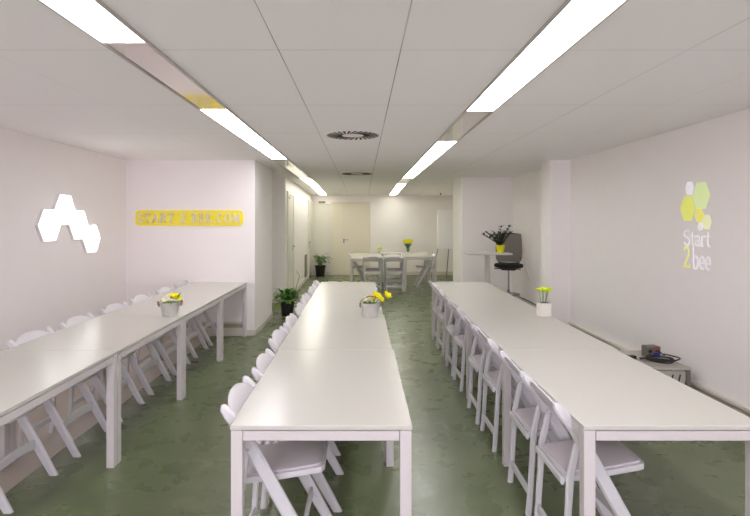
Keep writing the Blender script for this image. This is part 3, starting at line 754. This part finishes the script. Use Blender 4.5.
zs = [.86, .88, .94, 1.04, 1.16, 1.28, 1.33, 1.35]; hw = [.17, .205, .222, .225, .222, .216, .208, .19]
for z, h_ in zip(zs, hw):
    ring = []
    for i in range(n+1): u = -1+2*i/n; ring.append(Vector((u*h_, .17+.05*(z-.86)-.03*u*u*1.0, z)))
    for i in range(n, -1, -1): u = -1+2*i/n; ring.append(Vector((u*h_, .195+.05*(z-.86)-.03*u*u, z)))
    rings.append(ring)
ring_sweep(bm, rings); obj('backrest', bm, M['greyfab'], oc, True)
bm = new(); tube(bm, [(-.20, .155, .93), (-.17, .18, .845), (0, .20, .835), (.17, .18, .845), (.20, .155, .93)], .012, 8)
tube(bm, [(0, .20, .84), (0, .18, .76), (0, .05, .74)], .02, 8); tube(bm, [(-.205, .20, 1.345), (0, .225, 1.365), (.205, .20, 1.345)], .010, 8); obj('back_support', bm, M['black'], oc, True)
bm = new(); lathe(bm, [(.20, .775), (.235, .785), (.245, .815), (.235, .84), (.20, .85), (0, .845)], n=28, sy=.86); 
for v_ in bm.verts: v_.co.y -= .05
obj('seat', bm, M['blackfab'], oc, True)
bm = new(); bx(bm, -.12, .12, -.14, .06, .735, .775, .01, 2); tube(bm, [(-.24, -.02, .752), (.20, -.02, .752)], .009, 8); obj('mechanism', bm, M['black'], oc, True)
bm = new(); tube(bm, [(0, -.03, .38), (0, -.03, .74)], .014, 12); tube(bm, [(0, -.03, .08), (0, -.03, .40)], .026, 12); obj('gas_lift', bm, M['bolt'], oc, True)
bm = new(); tube(bm, [(.19*math.cos(a), -.03+.19*math.sin(a), .32) for a in [2*PI*k/24 for k in range(25)]], .009, 8)
for k in range(3): tube(bm, [(0, -.03, .32), (.19*math.cos(k*2.094), -.03+.19*math.sin(k*2.094), .32)], .007, 6)
obj('foot_ring', bm, M['bolt'], oc, True)
for k in range(5):
    a = k*2*PI/5+.3; bm = new(); ca, sa = math.cos(a), math.sin(a)
    tube(bm, [(0, -.03, .10), (.24*ca, -.03+.24*sa, .065)], [.024, .014], 8); lg_ = obj('base_leg', bm, M['black'], oc, True)
    bm = new(); t_ = Vector((-sa, ca, 0))*.02; c_ = Vector((.24*ca, -.03+.24*sa, .028)); tube(bm, [c_-t_, c_+t_], .028, 14); obj('castor', bm, M['black'], lg_, True)
# dark cable on the right trunking
bm = new(); tube(bm, [(XR-.02, 9.70, .203), (XR-.025, 9.3, .205), (XR-.017, 8.9, .203), (XR-.028, 8.5, .205), (XR-.02, 8.2, .203), (XR-.022, 7.9, .203)], .008, 6)
tag(obj('wall_cable', bm, M['cable'], None, True), 'dark cable lying on the skirting ledge behind the tall office chair', 'cable')
bm = new(); tube(bm, [(XR-.012, 9.30, 1.30), (XR-.01, 9.18, 1.10), (XR-.012, 9.06, .85), (XR-.01, 8.85, .66), (XR-.012, 8.70, .58)], .007, 6)
tag(obj('cord', bm, M['wall'], None, True), 'pale cord hanging on the right wall beside the tall office chair', 'cable')

# ------------------------------------------------------------------ low stand with gadget near the right wall
SX0, SX1, SY0, SY1, SZ = 2.34, 2.80, 4.38, 4.98, .33
st = thing('low_stand', 'low grey metal stand between the right table row and the wall', 'stand', ((SX0+SX1)/2, (SY0+SY1)/2, 0), 0)
hx, hy = (SX1-SX0)/2, (SY1-SY0)/2
bm = new(); bx(bm, -hx, hx, -hy, hy, SZ-.02, SZ, .003, 2); obj('top', bm, M['steel'], st)
for a in (-1, 1):
    for b in (-1, 1):
        bm = new(); bx(bm, a*(hx-.02)-.018, a*(hx-.02)+.018, b*(hy-.02)-.018, b*(hy-.02)+.018, 0, SZ-.02, .002, 1); obj('leg', bm, M['grey'], st)
bm = new(); bx(bm, -hx+.04, hx-.04, -hy+.012, -hy+.02, .10, SZ-.03, .001, 1); pn = obj('front_panel', bm, M['steel'], st)
bm = new()
for k in range(6):
    x = -hx+.09+k*.062; prism(bm, [(x, .13), (x+.012, .13), (x+.042, .27), (x+.030, .27)], -hy+.009, -hy+.012, 'y')
obj('slots', bm, M['dark'], pn)
gd = thing('control_box', 'small grey control box with red and blue labels on the low stand', 'device', (2.67, 4.76, SZ), .15)
bm = new(); bx(bm, -.065, .065, -.045, .045, 0, .098, .006, 2); obj('housing', bm, M['grey'], gd)
bm = new(); bx(bm, -.01, .05, -.048, -.0452, .078, .095); obj('red_label', bm, M['red'], gd)
bm = new(); bx(bm, -.005, .055, -.048, -.0452, .02, .045); obj('blue_label', bm, M['blue'], gd)
bm = new(); tube(bm, [(-.045, -.045, .06), (-.045, -.056, .06)], .014, 12); bx(bm, .01, .05, -.048, -.0452, .052, .066); obj('knob', bm, M['black'], gd, True)
bm = new()
tube(bm, [(.04, -.055, .055), (.06, -.10, .03)], .006, 6); obj('plug', bm, M['black'], gd, True)
bm = new(); cx, cy = 2.66, 4.57; P = []
for i in range(46):
    a = i*.30; rr = .10+.025*math.sin(i*.21); P.append((cx+rr*1.15*math.cos(a), cy+rr*math.sin(a)*1.1, SZ+.009+.0009*i+.006*math.sin(a*2.3)))
tube(bm, P, .0065, 6); tube(bm, [(2.50, 4.64, SZ+.012), (2.54, 4.61, SZ+.02), P[0]], .010, 6)
tag(obj('coiled_cable', bm, M['cable'], None, True), 'black cable coiled on the low grey stand', 'cable')
ad = thing('power_adapter', 'black power adapter beside the coiled cable on the low stand', 'adapter', (2.43, 4.66, SZ), .4)
bm = new(); bx(bm, -.05, .05, -.025, .025, 0, .032, .006, 2); obj('body', bm, M['black'], ad)
bm = new(); tube(bm, [(2.66, 3.52, .006), (2.70, 3.62, .006), (2.78, 3.66, .006), (2.81, 3.60, .006), (2.80, 3.40, .006), (2.79, 3.0, .006)], .006, 6)
tag(obj('yellow_cable', bm, M['ycable'], None, True), 'yellow cable on the floor by the right wall under the table', 'cable')
